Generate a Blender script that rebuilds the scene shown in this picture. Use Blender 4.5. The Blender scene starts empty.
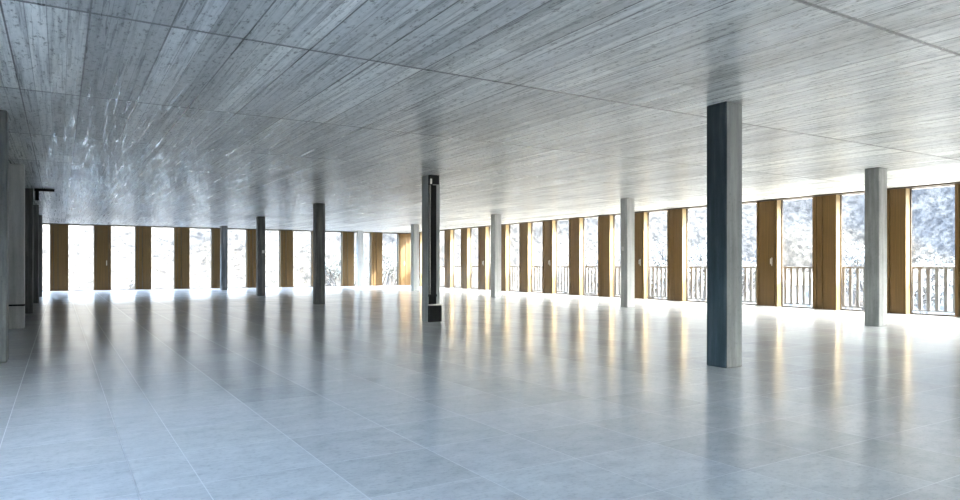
import bpy, bmesh, math, random
from mathutils import Vector, Matrix, noise

random.seed(7)
S = bpy.context.scene
C = S.collection
R = math.radians

# ------------------------------------------------------------------ camera, world, sun, exposure
H = 3.2                      # floor to ceiling
EYE = 1.235
YAW = math.atan(420 / 680)
cd = bpy.data.cameras.new('camera')
cam = bpy.data.objects.new('camera', cd)
C.objects.link(cam)
cam.location = (0, 0, EYE)
cam.rotation_euler = (R(90), 0, -YAW)
cd.sensor_width = 36
cd.lens = 680 / 960 * 36
cd.shift_y = 15.2 / 960
cd.clip_end = 4000
S.camera = cam

SUN_AZ = R(28)               # the light travels towards +Y, turned this far to -X
SUN_EL = R(21)
w = bpy.data.worlds.new('sky')
S.world = w
w.use_nodes = True
nt = w.node_tree
nt.nodes.clear()
wo = nt.nodes.new('ShaderNodeOutputWorld')
bg = nt.nodes.new('ShaderNodeBackground')
sky = nt.nodes.new('ShaderNodeTexSky')
sky.sky_type = 'NISHITA'
sky.sun_disc = False
sky.sun_elevation = R(25)
sky.sun_rotation = R(180 - 22)
sky.air_density = 1.0
sky.dust_density = 0.4
sky.ozone_density = 2.5
# high thin cloud, whitest towards the sun's side, blue on the far side
geo = nt.nodes.new('ShaderNodeNewGeometry')
dot = nt.nodes.new('ShaderNodeVectorMath'); dot.operation = 'DOT_PRODUCT'
dot.inputs[1].default_value = (-0.80, 0.45, 0.0)
nt.links.new(geo.outputs['Incoming'], dot.inputs[0])
mr = nt.nodes.new('ShaderNodeMapRange')
mr.inputs[1].default_value = -0.9; mr.inputs[2].default_value = 0.4
mr.inputs[3].default_value = 0.06; mr.inputs[4].default_value = 0.85
nt.links.new(dot.outputs['Value'], mr.inputs[0])
mixw = nt.nodes.new('ShaderNodeMixRGB')
nt.links.new(mr.outputs[0], mixw.inputs[0])
mixw.inputs[2].default_value = (6.2, 5.75, 5.15, 1)
gain = nt.nodes.new('ShaderNodeVectorMath'); gain.operation = 'SCALE'; gain.inputs['Scale'].default_value = 1.6
nt.links.new(sky.outputs[0], gain.inputs[0])
nt.links.new(gain.outputs[0], mixw.inputs[1])
nt.links.new(mixw.outputs[0], bg.inputs[0])
bg.inputs[1].default_value = 1.0
nt.links.new(bg.outputs[0], wo.inputs[0])

sd = bpy.data.lights.new('sun', 'SUN')
sd.energy = 3.1
sd.color = (1.0, 0.90, 0.74)
sd.angle = R(0.6)
sun = bpy.data.objects.new('sun', sd)
C.objects.link(sun)
sdir = Vector((-math.sin(SUN_AZ) * math.cos(SUN_EL), math.cos(SUN_AZ) * math.cos(SUN_EL), -math.sin(SUN_EL)))
sun.rotation_euler = sdir.to_track_quat('-Z', 'Y').to_euler()

def portal(name, loc, rot, sx, sy):
    a = bpy.data.lights.new(name, 'AREA')
    a.shape = 'RECTANGLE'; a.size = sx; a.size_y = sy
    a.cycles.is_portal = True
    o = bpy.data.objects.new(name, a)
    o.location = loc; o.rotation_euler = rot
    C.objects.link(o)
portal('sky_portal_right', (18.3, 12.8, 1.6), (R(90), 0, R(90)), 50, 3.2)
portal('sky_portal_back', (7, 38.1, 1.6), (R(90), 0, R(180)), 23, 3.2)
portal('sky_portal_left', (-4.5, -2, 1.6), (R(90), 0, R(-90)), 20, 3.2)
portal('sky_portal_near', (7, -12.3, 1.6), (R(90), 0, 0), 23, 3.2)

S.view_settings.view_transform = 'Standard'
S.view_settings.look = 'None'
S.view_settings.gamma = 1
S.view_settings.use_curve_mapping = False
S.view_settings.exposure = 2.9
S.cycles.use_denoising = True
S.cycles.max_bounces = 10
S.cycles.diffuse_bounces = 7
S.cycles.glossy_bounces = 4
S.cycles.transparent_max_bounces = 16
S.cycles.sample_clamp_indirect = 8
S.cycles.caustics_reflective = False

# ------------------------------------------------------------------ materials
class NT:
    def __init__(s, name):
        s.m = bpy.data.materials.new(name)
        s.m.use_nodes = True
        s.t = s.m.node_tree
        s.b = s.t.nodes['Principled BSDF']
        s.o = s.t.nodes['Material Output']
    def n(s, kind, **kw):
        x = s.t.nodes.new('ShaderNode' + kind)
        for k, v in kw.items():
            if k in x.inputs: x.inputs[k].default_value = v
            else: setattr(x, k, v)
        return x
    def l(s, a, b): s.t.links.new(a, b)
    def pos(s, scale=(1, 1, 1), rot=(0, 0, 0), loc=(0, 0, 0)):
        tc = s.n('TexCoord'); mp = s.n('Mapping')
        mp.inputs['Scale'].default_value = scale
        mp.inputs['Rotation'].default_value = rot
        mp.inputs['Location'].default_value = loc
        s.l(tc.outputs['Object'], mp.inputs[0])
        return mp.outputs[0]
    def ramp(s, fac, stops):
        r = s.n('ValToRGB')
        e = r.color_ramp.elements
        while len(e) < len(stops): e.new(0.5)
        for k, (p, c) in enumerate(stops):
            e[k].position = p
            e[k].color = c if len(c) == 4 else (*c, 1)
        s.l(fac, r.inputs[0])
        return r.outputs[0]
    def mix(s, kind, f, a, b):
        x = s.n('MixRGB', blend_type=kind)
        for i, v in ((0, f), (1, a), (2, b)):
            if hasattr(v, 'is_linked'): s.l(v, x.inputs[i])
            elif isinstance(v, (int, float)): x.inputs[i].default_value = v if i == 0 else (v, v, v, 1)
            else: x.inputs[i].default_value = (*v, 1)
        return x.outputs[0]
    def noise(s, vec, scale, detail=6, rough=0.6):
        x = s.n('TexNoise'); x.inputs['Scale'].default_value = scale
        x.inputs['Detail'].default_value = detail; x.inputs['Roughness'].default_value = rough
        s.l(vec, x.inputs['Vector'])
        return x.outputs['Fac']
    def bump(s, h, strength, dist=0.01, base=None):
        x = s.n('Bump'); x.inputs['Strength'].default_value = strength; x.inputs['Distance'].default_value = dist
        s.l(h, x.inputs['Height'])
        if base is not None: s.l(base, x.inputs['Normal'])
        s.l(x.outputs[0], s.b.inputs['Normal'])
        return x.outputs[0]

def plain(name, col, rough=0.5, metal=0.0):
    k = NT(name)
    k.b.inputs['Base Color'].default_value = (*col, 1)
    k.b.inputs['Roughness'].default_value = rough
    k.b.inputs['Metallic'].default_value = metal
    n = k.noise(k.pos(), 6.0, 4)
    c = k.mix('MULTIPLY', 0.25, col, k.ramp(n, [(0.3, (0.75, 0.75, 0.75)), (0.7, (1, 1, 1))]))
    k.l(c, k.b.inputs['Base Color'])
    return k.m

def mat_ceiling():
    k = NT('board_formed_concrete')
    # x along the boards (world Y), y across them (world X)
    tc = k.n('TexCoord')
    sep = k.n('SeparateXYZ'); k.l(tc.outputs['Object'], sep.inputs[0])
    cmb = k.n('CombineXYZ'); k.l(sep.outputs[1], cmb.inputs[0]); k.l(sep.outputs[0], cmb.inputs[1])
    def brick(wd, ht, mortar, off, loc, smooth=0.1):
        mp = k.n('Mapping'); mp.inputs['Location'].default_value = loc
        k.l(cmb.outputs[0], mp.inputs[0])
        b = k.n('TexBrick'); b.offset = off; b.offset_frequency = 2; b.squash = 1
        b.inputs['Scale'].default_value = 1; b.inputs['Brick Width'].default_value = wd
        b.inputs['Row Height'].default_value = ht; b.inputs['Mortar Size'].default_value = mortar
        b.inputs['Mortar Smooth'].default_value = smooth; b.inputs['Bias'].default_value = 0
        b.inputs['Color1'].default_value = (0, 0, 0, 1); b.inputs['Color2'].default_value = (1, 1, 1, 1)
        b.inputs['Mortar'].default_value = (0.5, 0.5, 0.5, 1)
        k.l(mp.outputs[0], b.inputs[0])
        return b
    big = brick(3.05, 0.58, 0.008, 0.0, (0, -0.2, 0))
    fine = brick(3.05, 0.145, 0.004, 0.0, (0, -0.2, 0), 0.3)
    streak = k.noise(k.pos((22, 0.55, 1)), 1.0, 8, 0.65)
    fleck = k.noise(k.pos((14, 5, 1)), 2.0, 6, 0.7)
    blot = k.noise(k.pos((0.5, 0.22, 1)), 1.0, 4, 0.55)
    base = k.ramp(streak, [(0.32, (0.36, 0.365, 0.37)), (0.48, (0.78, 0.80, 0.795)), (0.68, (0.95, 0.95, 0.94))])
    tone = k.ramp(big.outputs['Color'], [(0.0, (0.70, 0.705, 0.71)), (0.35, (0.90, 0.90, 0.90)), (1.0, (1.08, 1.07, 1.05))])
    tone2 = k.ramp(fine.outputs['Color'], [(0.0, (0.70, 0.70, 0.71)), (0.5, (0.95, 0.95, 0.95)), (1.0, (1.10, 1.10, 1.09))])
    c = k.mix('MULTIPLY', 1.0, base, tone)
    c = k.mix('MULTIPLY', 0.8, c, tone2)
    dk = brick(9.15, 0.29, 0.001, 0.5, (4.0, -0.2, 0))
    c = k.mix('MULTIPLY', 1.0, c, k.ramp(dk.outputs['Color'], [(0.0, (0.74, 0.74, 0.73)), (0.14, (0.80, 0.80, 0.79)), (0.2, (1, 1, 1))]))
    c = k.mix('MULTIPLY', 0.7, c, k.ramp(blot, [(0.3, (0.84, 0.85, 0.85)), (0.6, (1, 1, 1))]))
    pit = k.ramp(fleck, [(0.0, (0.25, 0.25, 0.25)), (0.365, (0.42, 0.42, 0.41)), (0.435, (0.95, 0.95, 0.95)), (0.6, (1.05, 1.05, 1.05))])
    c = k.mix('MULTIPLY', 0.95, c, pit)
    c = k.mix('MIX', k.ramp(fine.outputs['Fac'], [(0, (0, 0, 0)), (1, (0.7, 0.7, 0.7))]), c, (0.16, 0.16, 0.16))
    # the wider open joint across the boards at every formwork length
    mo = k.n('Math', operation='PINGPONG'); mo.inputs[1].default_value = 3.05 / 2
    k.l(sep.outputs[1], mo.inputs[0])
    wob = k.n('Math', operation='MULTIPLY_ADD'); k.l(fleck, wob.inputs[0]); wob.inputs[1].default_value = -0.06
    k.l(mo.outputs[0], wob.inputs[2])
    cj = k.n('Math', operation='LESS_THAN'); k.l(wob.outputs[0], cj.inputs[0]); cj.inputs[1].default_value = -0.008
    c = k.mix('MIX', k.mix('MULTIPLY', 1.0, cj.outputs[0], 0.8), c, (0.10, 0.10, 0.10))
    c = k.mix('MIX', k.ramp(big.outputs['Fac'], [(0, (0, 0, 0)), (1, (0.85, 0.85, 0.85))]), c, (0.07, 0.07, 0.07))
    k.l(c, k.b.inputs['Base Color'])
    rr = k.ramp(fleck, [(0.38, (0.55, 0.55, 0.55)), (0.56, (0.32, 0.32, 0.32))])
    gl = k.ramp(k.noise(k.pos((24, 0.6, 1)), 1.0, 4, 0.55), [(0.53, (0, 0, 0)), (0.62, (1, 1, 1))])
    rr = k.mix('MIX', gl, rr, 0.25)          # smooth cement skin left by single boards
    k.l(rr, k.b.inputs['Roughness'])
    k.b.inputs['Specular IOR Level'].default_value = 0.55
    h = k.mix('ADD', 0.5, streak, fleck)
    k.bump(h, 0.18, 0.003)
    return k.m

def mat_floor():
    k = NT('polished_stone')
    at = k.n('VertexColor'); at.layer_name = 'tone'
    veins = k.noise(k.pos((1, 1.5, 1)), 5.0, 8, 0.62)
    grain = k.noise(k.pos((1, 1.4, 1)), 26.0, 5, 0.7)
    cloud = k.noise(k.pos((1, 1, 1)), 0.9, 5, 0.6)
    base = k.ramp(veins, [(0.30, (0.57, 0.58, 0.60)), (0.5, (0.68, 0.69, 0.70)), (0.70, (0.76, 0.765, 0.77))])
    c = k.mix('MULTIPLY', 1.0, base, at.outputs['Color'])
    c = k.mix('MULTIPLY', 0.6, c, k.ramp(cloud, [(0.35, (0.86, 0.87, 0.885)), (0.6, (1, 1, 1))]))
    c = k.mix('MULTIPLY', 0.6, c, k.ramp(grain, [(0.36, (0.72, 0.73, 0.74)), (0.5, (1, 1, 1))]))
    k.l(c, k.b.inputs['Base Color'])
    rr = k.ramp(veins, [(0.35, (0.22, 0.22, 0.22)), (0.65, (0.15, 0.15, 0.15))])
    k.l(rr, k.b.inputs['Roughness'])
    k.b.inputs['Specular IOR Level'].default_value = 0.22
    hv = k.noise(k.pos((1, 1, 1)), 9.0, 3, 0.5)
    k.bump(hv, 0.06, 0.003)
    return k.m

def mat_concrete(name, dark, mid, light, stain=0.6):
    k = NT(name)
    v = k.noise(k.pos((9, 9, 0.8)), 1.0, 7, 0.65)
    g = k.noise(k.pos((6, 6, 5)), 5.0, 6, 0.7)
    b = k.noise(k.pos((2, 2, 1.1)), 1.0, 3, 0.5)
    c = k.ramp(v, [(0.3, dark), (0.5, mid), (0.72, light)])
    c = k.mix('MULTIPLY', stain, c, k.ramp(g, [(0.32, (0.55, 0.56, 0.55)), (0.45, (1, 1, 1))]))
    c = k.mix('MULTIPLY', stain, c, k.ramp(b, [(0.35, (0.7, 0.72, 0.72)), (0.6, (1, 1, 1))]))
    k.l(c, k.b.inputs['Base Color'])
    k.b.inputs['Roughness'].default_value = 0.55
    k.bump(g, 0.3, 0.004)
    return k.m

def mat_gold():
    k = NT('gold_brown_anodised_metal')
    v = k.noise(k.pos((30, 30, 0.7)), 1.0, 5, 0.6)
    c = k.ramp(v, [(0.3, (0.085, 0.046, 0.011)), (0.7, (0.135, 0.075, 0.020))])
    k.l(c, k.b.inputs['Base Color'])
    k.b.inputs['Roughness'].default_value = 0.42
    k.b.inputs['Metallic'].default_value = 0.25
    return k.m

def mat_glass():
    k = NT('window_glass')
    k.t.nodes.remove(k.b)
    tr = k.n('BsdfTransparent'); tr.inputs[0].default_value = (0.95, 0.97, 0.965, 1)
    gl = k.n('BsdfGlossy'); gl.inputs['Roughness'].default_value = 0.0
    lw = k.n('LayerWeight'); lw.inputs[0].default_value = 0.5
    p5 = k.n('Math', operation='POWER'); k.l(lw.outputs['Facing'], p5.inputs[0]); p5.inputs[1].default_value = 5.0
    fr = k.n('MapRange'); fr.inputs[3].default_value = 0.02; fr.inputs[4].default_value = 0.6
    k.l(p5.outputs[0], fr.inputs[0])
    mx = k.n('MixShader')
    k.l(fr.outputs[0], mx.inputs[0]); k.l(tr.outputs[0], mx.inputs[1]); k.l(gl.outputs[0], mx.inputs[2])
    k.l(mx.outputs[0], k.o.inputs[0])
    return k.m

def mat_hill():
    k = NT('winter_hillside')
    geo = k.n('NewGeometry')
    sep = k.n('SeparateXYZ'); k.l(geo.outputs['Position'], sep.inputs[0])
    p = k.pos()
    p2 = k.pos((1, 1, 0.45))
    n1 = k.noise(p, 0.012, 6, 0.6)
    n2 = k.noise(p2, 0.045, 8, 0.75)
    n3 = k.noise(p2, 0.55, 6, 0.8)
    forest = k.ramp(n2, [(0.35, (0.011, 0.0128, 0.016)), (0.5, (0.0165, 0.018, 0.0205)), (0.60, (0.037, 0.037, 0.0365))])
    field = k.ramp(n2, [(0.3, (0.021, 0.0192, 0.016)), (0.5, (0.034, 0.031, 0.027)), (0.7, (0.055, 0.053, 0.049))])
    wv = k.n('TexWave'); wv.inputs['Scale'].default_value = 0.08; wv.inputs['Distortion'].default_value = 3.0
    wv.inputs['Detail'].default_value = 2
    k.l(p, wv.inputs[0])
    field = k.mix('MULTIPLY', 0.35, field, wv.outputs['Color'])
    # forest high on the slope and in patches, fields below
    mr = k.n('MapRange'); mr.inputs[1].default_value = -8; mr.inputs[2].default_value = 40
    k.l(sep.outputs[2], mr.inputs[0])
    ad = k.n('Math', operation='ADD'); k.l(mr.outputs[0], ad.inputs[0])
    m2 = k.n('Math', operation='MULTIPLY'); k.l(n1, m2.inputs[0]); m2.inputs[1].default_value = 1.5
    k.l(m2.outputs[0], ad.inputs[1])
    f = k.ramp(ad.outputs[0], [(0.0, (0, 0, 0)), (0.95, (0, 0, 0)), (1.0, (1, 1, 1))])
    ad2 = k.n('Math', operation='MULTIPLY'); k.l(ad.outputs[0], ad2.inputs[0]); ad2.inputs[1].default_value = 0.75
    f = k.ramp(ad2.outputs[0], [(0.70, (0, 0, 0)), (0.78, (1, 1, 1))])
    c = k.mix('MIX', f, field, forest)
    # pale snow tone added on slopes to the north, to brighten the back
    sy = k.n('MapRange'); sy.inputs[1].default_value = 120; sy.inputs[2].default_value = 260
    k.l(sep.outputs[1], sy.inputs[0])
    sn = k.n('Math', operation='MULTIPLY'); k.l(sy.outputs[0], sn.inputs[0])
    k.l(k.ramp(n2, [(0.34, (0, 0, 0)), (0.5, (1, 1, 1))]), sn.inputs[1])
    c = k.mix('MIX', sn.outputs[0], c, (0.056, 0.052, 0.046))
    sp = k.ramp(n3, [(0.40, (0.30, 0.33, 0.38)), (0.49, (0.85, 0.85, 0.86)), (0.58, (1.5, 1.5, 1.5))])
    c = k.mix('MULTIPLY', 0.9, c, sp)
    k.l(c, k.b.inputs['Base Color'])
    k.b.inputs['Roughness'].default_value = 0.95
    k.b.inputs['Specular IOR Level'].default_value = 0.1
    return k.m

M = dict(
    ceiling=mat_ceiling(), floor=mat_floor(),
    conc_dark=mat_concrete('dark_stained_concrete', (0.05, 0.058, 0.06), (0.12, 0.127, 0.124), (0.25, 0.25, 0.235)),
    conc_mid=mat_concrete('grey_concrete', (0.20, 0.205, 0.20), (0.31, 0.315, 0.305), (0.43, 0.43, 0.42)),
    conc_pale=mat_concrete('pale_concrete', (0.36, 0.37, 0.36), (0.50, 0.505, 0.49), (0.62, 0.62, 0.60), 0.45),
    gold=mat_gold(), glass=mat_glass(), hill=mat_hill(),
    bronze=plain('dark_bronze_frame', (0.055, 0.042, 0.03), 0.45, 0.3),
    champagne=plain('pale_gold_jamb', (0.30, 0.22, 0.11), 0.5, 0.1),
    steel=plain('brushed_steel', (0.62, 0.60, 0.56), 0.3, 0.9),
    black=plain('black_steel', (0.006, 0.006, 0.0065), 0.85),
    white=plain('white_plastic', (0.82, 0.82, 0.80), 0.4),
    rail=plain('pale_railing_metal', (0.28, 0.29, 0.31), 0.5, 0.1),
    grout=plain('grout', (0.66, 0.67, 0.68), 0.7),
    deck=plain('balcony_concrete', (0.16, 0.16, 0.16), 0.8),
    bark=plain('bark', (0.07, 0.063, 0.058), 0.9),
    leaf=plain('pale_winter_leaves', (0.10, 0.10, 0.095), 0.8),
    leafb=plain('grey_green_leaves', (0.06, 0.068, 0.066), 0.8),
    plaster=plain('pale_plaster', (0.12, 0.117, 0.11), 0.8),
    rooftile=plain('grey_brown_roof', (0.10, 0.085, 0.08), 0.8),
    shutter=plain('dark_window', (0.03, 0.035, 0.045), 0.3),
)

# ------------------------------------------------------------------ helpers
class MB:
    def __init__(s): s.bm = bmesh.new()
    def box(s, x0, x1, y0, y1, z0, z1, bev=0.0):
        r = bmesh.ops.create_cube(s.bm, size=1)
        vs = r['verts']
        bmesh.ops.scale(s.bm, vec=(x1 - x0, y1 - y0, z1 - z0), verts=vs)
        bmesh.ops.translate(s.bm, vec=((x0 + x1) / 2, (y0 + y1) / 2, (z0 + z1) / 2), verts=vs)
        if bev > 0:
            es = list({e for v in vs for e in v.link_edges})
            bmesh.ops.bevel(s.bm, geom=es, offset=bev, segments=1, affect='EDGES')
        return s
    def tube(s, a, b, r0, r1=None, seg=10):
        a = Vector(a); b = Vector(b); d = b - a
        r = bmesh.ops.create_cone(s.bm, cap_ends=True, segments=seg, radius1=r0, radius2=r0 if r1 is None else r1, depth=d.length)
        q = d.to_track_quat('Z', 'Y').to_matrix().to_4x4()
        bmesh.ops.transform(s.bm, matrix=Matrix.Translation((a + b) / 2) @ q, verts=r['verts'])
        return s
    def build(s, name, mat, parent=None, loc=None):
        me = bpy.data.meshes.new(name)
        s.bm.to_mesh(me); s.bm.free()
        me.materials.append(mat)
        o = bpy.data.objects.new(name, me)
        C.objects.link(o)
        if parent: o.parent = parent
        if loc: o.location = loc
        return o

def tag(o, label, cat, group=None, kind='thing'):
    o['label'] = label; o['category'] = cat; o['kind'] = kind
    if group: o['group'] = group
    return o
def thing(name, loc, label, cat, group=None, rz=0.0):
    o = bpy.data.objects.new(name, None)
    o.empty_display_size = 0.2
    o.location = loc; o.rotation_euler = (0, 0, rz)
    C.objects.link(o)
    return tag(o, label, cat, group)
def struct(o):
    o['kind'] = 'structure'
    return o
def copy_tree(o, parent=None):
    c = o.copy(); C.objects.link(c)
    if parent: c.parent = parent
    for ch in list(o.children): copy_tree(ch, c)
    return c

XW, YB = 18.0, 37.7          # inner faces of the right and back facades
XL, YN = -4.2, -12.0          # left wall and the wall behind the camera
MOD = 1.795

# ------------------------------------------------------------------ structure: floor, ceiling, closing walls
def make_floor():
    bm = bmesh.new()
    lay = bm.loops.layers.color.new('tone')
    tx, ty, g = 0.7065, 0.727, 0.0028
    y0 = 2.65 - ty * 20
    rnd = random.Random(3)
    ny = int((YB + 0.35 - y0) / ty) + 1
    # slab courses; a narrow make-up course between 0.36 and 0.686
    xs = [0.36 - tx * i for i in range(6, 0, -1)] + [0.36] + [-0.02 + tx * i for i in range(1, 27)]
    for i in range(len(xs) - 1):
        band = rnd.uniform(0.97, 1.02)
        for j in range(ny):
            a, b = xs[i] + g, min(xs[i + 1] - g, XW + 0.35)
            c, d = y0 + j * ty + g, min(y0 + (j + 1) * ty - g, YB + 0.35)
            if b <= a or d <= c: continue
            f = bm.faces.new([bm.verts.new((a, c, 0)), bm.verts.new((b, c, 0)), bm.verts.new((b, d, 0)), bm.verts.new((a, d, 0))])
            t = band * rnd.uniform(0.955, 1.02); u = rnd.uniform(-0.004, 0.004)
            for lp in f.loops: lp[lay] = (min(1, t - u), min(1, t), min(1, t + u), 1)
    me = bpy.data.meshes.new('floor'); bm.to_mesh(me); bm.free()
    me.materials.append(M['floor'])
    o = bpy.data.objects.new('floor', me); C.objects.link(o); struct(o)
    s = MB().box(XL - 0.3, XW + 0.35, YN - 0.3, YB + 0.35, -0.30, -0.0015).build('slab', M['grout'], o)
    return o
make_floor()
struct(MB().box(XL - 0.3, XW + 0.85, YN - 0.3, YB + 0.6, H, H + 0.35).build('ceiling', M['ceiling']))  # edge carried past the right windows as an added overhang cutting sky light
# ------------------------------------------------------------------ windows
wcount = 0
def window(org, rz, a, b):
    """pane between a and b along local x; local y points outwards, glass 0.24 behind the inner face"""
    global wcount
    wcount += 1
    o = bpy.data.objects.new('window_%d' % wcount, None); C.objects.link(o)
    o.location = org; o.rotation_euler = (0, 0, rz); struct(o)
    f = MB()
    f.box(a, b, 0.20, 0.26, H - 0.05, H - 0.001)
    f.box(a, b, 0.20, 0.26, 0.001, 0.035)
    f.box(a, a + 0.022, 0.20, 0.26, 0.035, H - 0.05)
    f.box(b - 0.022, b, 0.20, 0.26, 0.035, H - 0.05)
    f.build('window_frame', M['bronze'], o)
    MB().box(a + 0.023, b - 0.023, 0.224, 0.236, 0.036, H - 0.051).build('pane', M['glass'], o)

def head_strip(parent_name, x0, x1, y0, y1):
    struct(MB().box(x0, x1, y0, y1, H - 0.035, H - 0.0005).build(parent_name, M['bronze']))

# ------------------------------------------------------------------ facade panels
def panel_proto(kind):
    """local frame: x along the facade 0..0.70, y outwards, z up"""
    t = thing('facade_panel', (0, 0, 0), '', 'panel')
    zt, zb = H - 0.04, 0.012
    b = MB()
    b.box(0.0, 0.696, 0.10, 0.25, zb, zt)
    if kind == 'flap':
        b.box(0.0, 0.075, 0.0, 0.0995, zb, zt, 0.003)              # fixed frame either side of the flap
        b.box(0.622, 0.696, 0.0, 0.0995, zb, zt, 0.003)
        b.build('panel_frame', M['gold'], t)
        MB().box(0.096, 0.596, 0.010, 0.099, zb + 0.01, zt - 0.01, 0.004).build('flap', M['gold'], t)
        MB().box(0.076, 0.095, 0.05, 0.099, zb, zt).box(0.597, 0.621, 0.05, 0.099, zb, zt).build('seal', M['bronze'], t)
        h = MB()
        h.box(0.505, 0.540, -0.002, 0.0098, 1.22, 1.46, 0.004)
        h.tube((0.522, 0.0, 1.42), (0.522, -0.06, 1.42), 0.013)
        h.tube((0.522, -0.055, 1.43), (0.522, -0.055, 1.27), 0.014)
        hd = h.build('door_handle', M['steel'], t)
        hd['label'] = 'brushed steel lever handle'
    else:
        b.box(0.0, 0.115, 0.018, 0.0995, zb, zt, 0.003)
        b.box(0.141, 0.286, 0.018, 0.0995, zb, zt, 0.003)
        b.build('recessed_board', M['gold'], t)
        MB().box(0.314, 0.696, 0.0, 0.0995, zb, zt, 0.003).build('front_board', M['gold'], t)
        MB().box(0.116, 0.140, 0.05, 0.099, zb, zt).box(0.287, 0.313, 0.05, 0.099, zb, zt).build('seal', M['bronze'], t)
    MB().box(0.6965, 0.70, 0.004, 0.25, zb, zt).build('jamb', M['champagne'], t)['label'] = 'pale gold jamb'  # thin paler gold plate on the panel's near side only
    return t
PROTO = {k: panel_proto(k) for k in ('flap', 'fixed')}
ORD = ['first', 'second', 'third', 'fourth', 'fifth', 'sixth', 'seventh', 'eighth', 'ninth', 'tenth', 'eleventh', 'twelfth',
       'thirteenth', 'fourteenth', 'fifteenth', 'sixteenth', 'seventeenth', 'eighteenth', 'nineteenth', 'twentieth']
used = set()
def put_panel(kind, loc, rz, label, group):
    if kind in used: o = copy_tree(PROTO[kind])
    else: o = PROTO[kind]; used.add(kind)
    o.location = loc; o.rotation_euler = (0, 0, rz)
    o['label'] = label; o['group'] = group
    return o

# right facade: local x runs towards -Y, so the panel's near edge is at local x = 0.70
kR = [7.78 + MOD * k for k in range(-8, 17)]
nR = 0; nF = 0
for k in range(16, -1, -1):
    far = 7.78 + MOD * k
    flap = (k % 3 == 0)
    if flap: nF += 1
    nR += 1
    if flap:
        lab = 'gold brown panel with steel lever handle, %s handled one from the back corner, right wall' % ORD[nF - 1]
    else:
        lab = 'plain grooved gold brown panel, %s panel from the back corner on the right wall' % ORD[nR - 1]
    if far > YN:
        if k >= -1:
            put_panel('flap' if flap else 'fixed', (XW, far, 0), R(-90), lab, 'gold brown panels of the right window wall')
    # window on the far side of the panel
for k in range(-1, 17):
    far = 7.78 + MOD * k
    nxt = min(far + MOD - 0.70, YB + 0.0)
    if nxt - far > 0.15:
        window((XW, nxt, 0), R(-90), 0.0, nxt - far)
for k in range(-11, -1):
    far = 7.78 + MOD * k
    window((XW, far + MOD - (0.70 if k == -2 else 0.12), 0), R(-90), 0.0, MOD - (0.70 if k == -2 else 0.12))
# unseen right facade beside and behind the camera: piers slimmed for more light
pr = MB()
for k in range(-11, 0):
    far = 7.78 + MOD * k
    pr.box(XW, XW + 0.25, far - (0.70 if k == -1 else 0.12), far, 0, H)
struct(pr.build('wall_right_unseen', M['gold']))
head_strip('trim_1', XW + 0.0, XW + 0.26, YN, YB + 0.26)
head_strip('trim_2', XL, XW + 0.0, YB + 0.0, YB + 0.26)

# back facade: local x runs towards +X
nB = 0
for k in range(-2, 11):
    x = -0.38 + 1.789 * k
    w0 = x + 0.70
    last = k == 10
    w1 = min(x + 1.789, XW)
    if k >= 0:
        flap = (k % 3 == 1)
        if k == 10:
            lab = 'gold brown panel of the back window wall standing at its right-hand corner'
        elif flap:
            lab = 'gold brown panel with small handle, %s panel from the left on the back window wall' % ORD[k]
        else:
            lab = 'plain grooved gold brown panel, %s panel from the left on the back window wall' % ORD[k]
        p = put_panel('flap' if flap else 'fixed', (x, YB, 0), 0, lab, 'gold brown panels of the back window wall')
        if last: p.scale.x = 0.69          # the narrow panel that closes the corner
    if not last and k >= -1:
        window((w0, YB, 0), 0, 0.0, w1 - w0)
# left wall and wall behind the camera, unseen: openings placed to set the daylight
wl = MB()
wl.box(XL - 0.25, XL, YN + MOD * 10, YB + 0.25, 0, H)
wl.box(XL - 0.25, XL, YN, YN + MOD * 7, 0, H)
for i in range(7, 10):
    y = YN + MOD * i
    wl.box(XL - 0.25, XL, y, min(y + 0.70, YB + 0.25), 0, H)
    if y + 0.80 < YB: window((XL, y + 0.70, 0), R(90), 0.0, min(MOD - 0.70, YB - y - 0.70))
struct(wl.build('wall_left_unseen', M['conc_mid']))
wn = MB()
for i in range(13):
    x = XW - MOD * i
    wn.box(x - 0.70, x + (0.25 if i == 0 else 0), YN - 0.25, YN, 0, H)
    if i >= 8: wn.box(x - MOD, x - 0.70, YN - 0.25, YN, 0, H)
    elif i < 12: window((x - 0.70, YN, 0), R(180), 0.0, MOD - 0.70)
struct(wn.build('wall_near', M['gold']))
struct(MB().box(XL, -0.38 - 1.789 + 0.7 , YB, YB + 0.25, 0, H).build('wall_back', M['gold']))
struct(MB().box(18.0, XW + 0.25, YB, YB + 0.25, 0, H).build('wall_corner', M['gold']))

# ------------------------------------------------------------------ columns
def column(x, y, mat, label, group, s=0.30):
    t = thing('concrete_column', (x, y, 0), label, 'column', group)
    MB().box(-s / 2, s / 2, -s / 2, s / 2, 0.001, H - 0.001, 0.012).build('shaft', mat, t)
    return t
gC, gR, gL = 'columns of the middle row', 'columns of the row by the right window wall', 'columns of the left row'
cA = column(6.93, 5.52, M['conc_dark'], 'large near column with blue-black left face, nearest the camera', gC)
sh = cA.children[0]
sh.data.materials.append(mat_concrete('blue_black_concrete', (0.018, 0.032, 0.040), (0.048, 0.068, 0.078), (0.12, 0.145, 0.16)))  # separate blue-black concrete for the left face only
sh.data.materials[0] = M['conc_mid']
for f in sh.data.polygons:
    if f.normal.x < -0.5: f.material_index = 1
cC = column(6.95, 13.32, M['conc_pale'], 'grey column with a black cable duct down its front', gC)
cE = column(7.02, 21.11, M['conc_dark'], 'dark grey column behind the black-duct column in the middle row', gC)
cG = column(6.93, 28.15, M['conc_dark'], 'dark slim column with white switch plate in the middle row', gC)
cJ = column(6.97, 35.64, M['conc_dark'], 'dark column standing close to the back window wall, farthest of the middle row', gC)
cB = column(14.12, 7.54, M['conc_mid'], 'pitted grey brown column at the far right before the near windows', gR)
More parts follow.
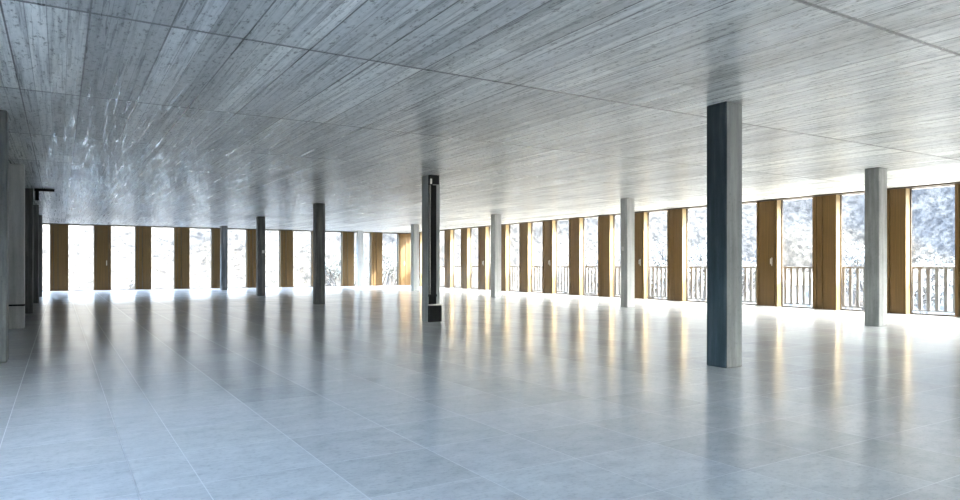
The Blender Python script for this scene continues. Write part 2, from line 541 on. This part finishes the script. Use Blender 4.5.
cD = column(14.24, 14.78, M['conc_pale'], 'pale column with white switch plate, second of the row by the right windows', gR)
cF = column(14.36, 22.07, M['conc_pale'], 'pale concrete column third along the row by the right windows', gR)
cH = column(14.51, 29.43, M['conc_pale'], 'pale column with small dark sensor, just left of the black-duct column', gR)
cI = column(14.57, 36.63, M['conc_pale'], 'pale column standing against the back windows, farthest of the right row', gR)
c1 = column(-0.72, 10.64, M['conc_dark'], 'bluish column cut by the left edge of the photo, nearest of the left row', gL)
c2 = column(-0.74, 16.10, M['conc_pale'], 'pale blue-grey column with a dark band low down, second of the left row', gL)
c3 = column(-0.74, 21.0, M['conc_dark'], 'grey column third in the left row under the black ceiling bracket', gL)
c4 = column(-0.74, 26.5, M['conc_dark'], 'slim grey column fourth in the left row', gL)
c5 = column(-0.74, 31.8, M['conc_dark'], 'farthest slim column of the left row beside the back windows', gL)
b2 = MB()
b2.box(-0.154, 0.154, -0.154, 0.154, 0.44, 0.475, 0.002)
b2.build('band', M['black'], c2)['label'] = 'thin dark band around the column'

# switch plates
def switch(x, y, z, label):
    t = thing('wall_switch', (x, y, z), label, 'switch', 'white switch plates on columns')
    MB().box(-0.045, 0.045, -0.012, 0.0, -0.06, 0.06, 0.003).build('plate', M['white'], t)
    MB().box(-0.028, 0.028, -0.018, -0.012, -0.04, 0.04, 0.002).build('rocker', M['white'], t)
    return t
s1 = switch(14.24 - 0.15, 14.82, 1.72, 'white switch plate on the pale column by the right windows')
s1.rotation_euler = (0, 0, R(-90))
switch(6.99, 28.15 - 0.15, 1.78, 'white switch plate on the dark column in the middle row')
# sensor
t = thing('motion_sensor', (14.51 + 0.15, 29.43 - 0.02, 2.72), 'small dark sensor fixed high on the side of the pale column', 'sensor')
MB().box(0.0, 0.03, -0.05, 0.05, -0.07, 0.07, 0.004).build('base', M['black'], t)
MB().tube((0.03, 0, 0), (0.10, 0, -0.01), 0.05, 0.035, 12).build('head', M['black'], t)
# black cable duct on the middle column
y0 = 13.32 - 0.15
t = thing('cable_duct', (6.95, y0, 0), 'black vertical cable duct fixed to the front of the grey column', 'cable duct')
d = MB(); d.box(-0.135, 0.045, -0.035, 0.0, 0.386, 2.98, 0.003); d.build('channel', M['black'], t)
d = MB(); d.box(-0.118, -0.110, -0.042, -0.035, 0.60, 2.98, 0.001); d.build('cover_rib', M['steel'], t)
d = MB(); d.box(-0.145, 0.055, -0.05, 0.0, 0.55, 0.60, 0.003); d.build('collar', M['black'], t)
d = MB(); d.box(-0.15, 0.155, -0.075, 0.0, 0.002, 0.36, 0.004); d.build('base_box', M['black'], t)
d = MB(); d.box(-0.155, 0.16, -0.09, 0.0, 0.36, 0.385, 0.002); d.build('lip', M['steel'], t)['label'] = 'bright steel lip on the base box'
d = MB(); d.box(-0.14, 0.10, -0.06, 0.0, 3.0, H - 0.002, 0.004); d.box(-0.14, -0.05, -0.05, 0.0, 2.98, 3.0)
d.build('head_bracket', M['black'], t)
d = MB(); d.box(-0.125, -0.085, -0.075, -0.06, 3.0, 3.11, 0.003); d.build('clip', M['steel'], t)
# ceiling bracket at the left row
t = thing('ceiling_bracket', (-0.48, 20.8, H - 0.002), 'short black steel bracket on the ceiling by the left row of columns', 'bracket')
MB().box(-0.08, 0.36, -0.03, 0.03, -0.06, 0.0, 0.003).build('arm', M['black'], t)
MB().box(-0.06, 0.02, -0.06, 0.06, -0.30, -0.06, 0.004).build('hanger', M['black'], t)

# ------------------------------------------------------------------ outside: railing
def railing(x, ya, yb, label):
    t = thing('balcony_railing', (x, ya, 0), label, 'railing', 'railing sections outside the right windows')
    L = yb - ya
    MB().box(-0.035, 0.035, 0, L, 1.14, 1.20, 0.004).build('top_rail', M['rail'], t)
    MB().box(-0.02, 0.02, 0, L, 0.06, 0.10, 0.003).build('bottom_rail', M['rail'], t)
    n = int(round(L / 0.2)); first = None
    for i in range(n):
        yy = (i + 0.5) * L / n
        if first is None:
            first = MB().box(-0.012, 0.012, -0.045, 0.045, 0.10, 1.14, 0.002).build('baluster', M['rail'], t, (0, yy, 0))
        else:
            o = first.copy(); C.objects.link(o); o.location = (0, yy, 0); o.parent = t
RX = 18.75
secs = [(5.0, 13.0), (13.0, 21.0), (21.0, 29.0), (29.0, 37.0)]
names = ['pale balcony railing outside the near right windows, nearest section',
         'pale balcony railing section seen through windows behind the large dark column',
         'pale balcony railing section seen through the middle of the right windows',
         'pale balcony railing section outside the farthest right windows']
for (a, b), l in zip(secs, names): railing(RX, a + 0.005, b - 0.005, l)
struct(MB().box(XW + 0.36, RX + 0.25, YN, YB + 1.2, -0.25, -0.03).build('floor_balcony', M['deck']))

# ------------------------------------------------------------------ outside: hillside
def hz(az, r):
    n = noise.noise(Vector((math.sin(az) * r / 160, math.cos(az) * r / 160, 1.3)))
    base = -9.0
    s = 1.35 + 0.95 * math.exp(-((az - R(62)) / R(36)) ** 2) if az < R(120) else 1.35 - 0.9 * math.sin((az - R(120)) / R(180) * math.pi)
    u = max(0.0, r - 190 + 60 * noise.noise(Vector((math.sin(az) * 2.2, math.cos(az) * 2.2, 4.7))))
    u = u * u / (u + 60)
    return base + 78 * s * (1 - math.exp(-u / 90)) + (5 + 0.02 * u) * n * min(1, r / 250)
def hills():
    bm = bmesh.new()
    rs = [24 + 12 * i for i in range(14)] + [192 + 12 * i for i in range(40)]
    az = [R(-60 + 2.5 * i) for i in range(145)]
    g = [[bm.verts.new((math.sin(a) * r + 9, math.cos(a) * r + 15, hz(a, r))) for a in az] for r in rs]
    for i in range(len(rs) - 1):
        for j in range(len(az) - 1):
            bm.faces.new((g[i][j], g[i][j + 1], g[i + 1][j + 1], g[i + 1][j]))
    for f in bm.faces: f.smooth = True
    bmesh.ops.recalc_face_normals(bm, faces=bm.faces)
    me = bpy.data.meshes.new('hills'); bm.to_mesh(me); bm.free()
    me.materials.append(M['hill'])
    o = bpy.data.objects.new('hills', me); C.objects.link(o); struct(o)
hills()

def tree(name, x, y, z0, h, rad, leafmat, label, seed, nl):
    rn = random.Random(seed)
    t = thing(name, (x, y, z0), label, 'tree', 'trees outside the windows')
    tr = MB(); tips = []
    def grow(p, d, ln, r, lev):
        q = p + d * ln
        tr.tube(p, q, r, r * 0.65, 6)
        if lev == 0: tips.append(q); return
        for _ in range(4 if lev > 1 else 3):
            nd = (d + Vector((rn.uniform(-1, 1), rn.uniform(-1, 1), rn.uniform(-0.25, 0.7))) * 0.8).normalized()
            grow(p + d * ln * rn.uniform(0.6, 1.0), nd, ln * rn.uniform(0.55, 0.75), r * 0.55, lev - 1)
        tips.append(q)
    grow(Vector((0, 0, 0)), Vector((0, 0, 1)), h * 0.36, h * 0.022, 4)
    tr.build('trunk', M['bark'], t)
    bm = bmesh.new()
    for _ in range(nl):
        c = rn.choice(tips) + Vector((rn.gauss(0, 1), rn.gauss(0, 1), rn.gauss(0, 1))) * rad
        a = Vector((rn.gauss(0, 1), rn.gauss(0, 1), rn.gauss(0, 1))).normalized()
        b = a.orthogonal().normalized()
        s = rn.uniform(0.10, 0.24)
        bm.faces.new([bm.verts.new(c + a * s), bm.verts.new(c + b * s * 0.6), bm.verts.new(c - a * s), bm.verts.new(c - b * s * 0.6)])
    me = bpy.data.meshes.new('foliage'); bm.to_mesh(me); bm.free(); me.materials.append(leafmat)
    o = bpy.data.objects.new('foliage', me); C.objects.link(o); o.parent = t

def at(px, d):
    """ground point that many metres ahead in the direction of an image column"""
    xc = (px - 480) * d / 680
    return (xc * math.cos(YAW) + d * math.sin(YAW), -xc * math.sin(YAW) + d * math.cos(YAW))
for i, (px, d, h, kind, lab) in enumerate([
    (852, 48, 16, 'leaf', 'pale twiggy tree outside the window left of the far right column'),
    (700, 52, 16, 'leaf', 'pale twiggy tree outside the window just left of the large dark column'),
    (655, 60, 17, 'leafb', 'grey tree outside the window right of the pale switch-plate column'),
    (925, 80, 13, 'leafb', 'low grey green tree outside the rightmost full window'),
    (588, 75, 17, 'leaf', 'pale tree outside the window left of the pale switch-plate column'),
    (335, 95, 17, 'leafb', 'grey tree behind the back windows right of the dark middle column'),
    (385, 105, 18, 'leafb', 'grey tree behind the last back window before the corner'),
    (130, 110, 14, 'leaf', 'pale tree behind the back windows on the left'),
    ]):
    x, y = at(px, d)
    az = math.atan2(x - 9, y - 15); r = math.hypot(x - 9, y - 15)
    tree('winter_tree', x, y, hz(az, r) - 0.3, h, 0.35, M[kind], lab, 20 + i, 1600)

def house(px, d, wd, dp, ht, rz, label):
    x, y = at(px, d)
    az = math.atan2(x - 9, y - 15); r = math.hypot(x - 9, y - 15)
    t = thing('house', (x, y, hz(az, r) - 0.6), label, 'house', 'houses on the slope', rz)
    MB().box(-wd / 2, wd / 2, -dp / 2, dp / 2, 0, ht).build('walls', M['plaster'], t)
    bm = bmesh.new(); o = 0.5; rh = dp * 0.32
    v = [bm.verts.new(p) for p in ((-wd/2-o, -dp/2-o, ht-0.2), (wd/2+o, -dp/2-o, ht-0.2), (wd/2+o, dp/2+o, ht-0.2), (-wd/2-o, dp/2+o, ht-0.2), (-wd/2-o, 0, ht+rh), (wd/2+o, 0, ht+rh))]
    for f in ((0, 1, 5, 4), (2, 3, 4, 5), (0, 4, 3), (1, 2, 5), (3, 2, 1, 0)): bm.faces.new([v[i] for i in f])
    me = bpy.data.meshes.new('roof'); bm.to_mesh(me); bm.free(); me.materials.append(M['rooftile'])
    ro = bpy.data.objects.new('roof', me); C.objects.link(ro); ro.parent = t
    n = int(wd // 2.6)
    for i in range(n):
        for k in range(int(ht // 2.8)):
            xx = -wd / 2 + (i + 0.5) * wd / n
            MB().box(xx - 0.45, xx + 0.45, -dp / 2 - 0.04, -dp / 2 + 0.05, 0.9 + 2.8 * k, 2.2 + 2.8 * k).build('house_window', M['shutter'], t)
house(940, 135, 9, 8, 6.4, R(-60), 'pale house with brown roof low outside the rightmost full window')
house(805, 150, 10, 8, 6.4, R(-50), 'pale house low outside the window right of the large dark column')
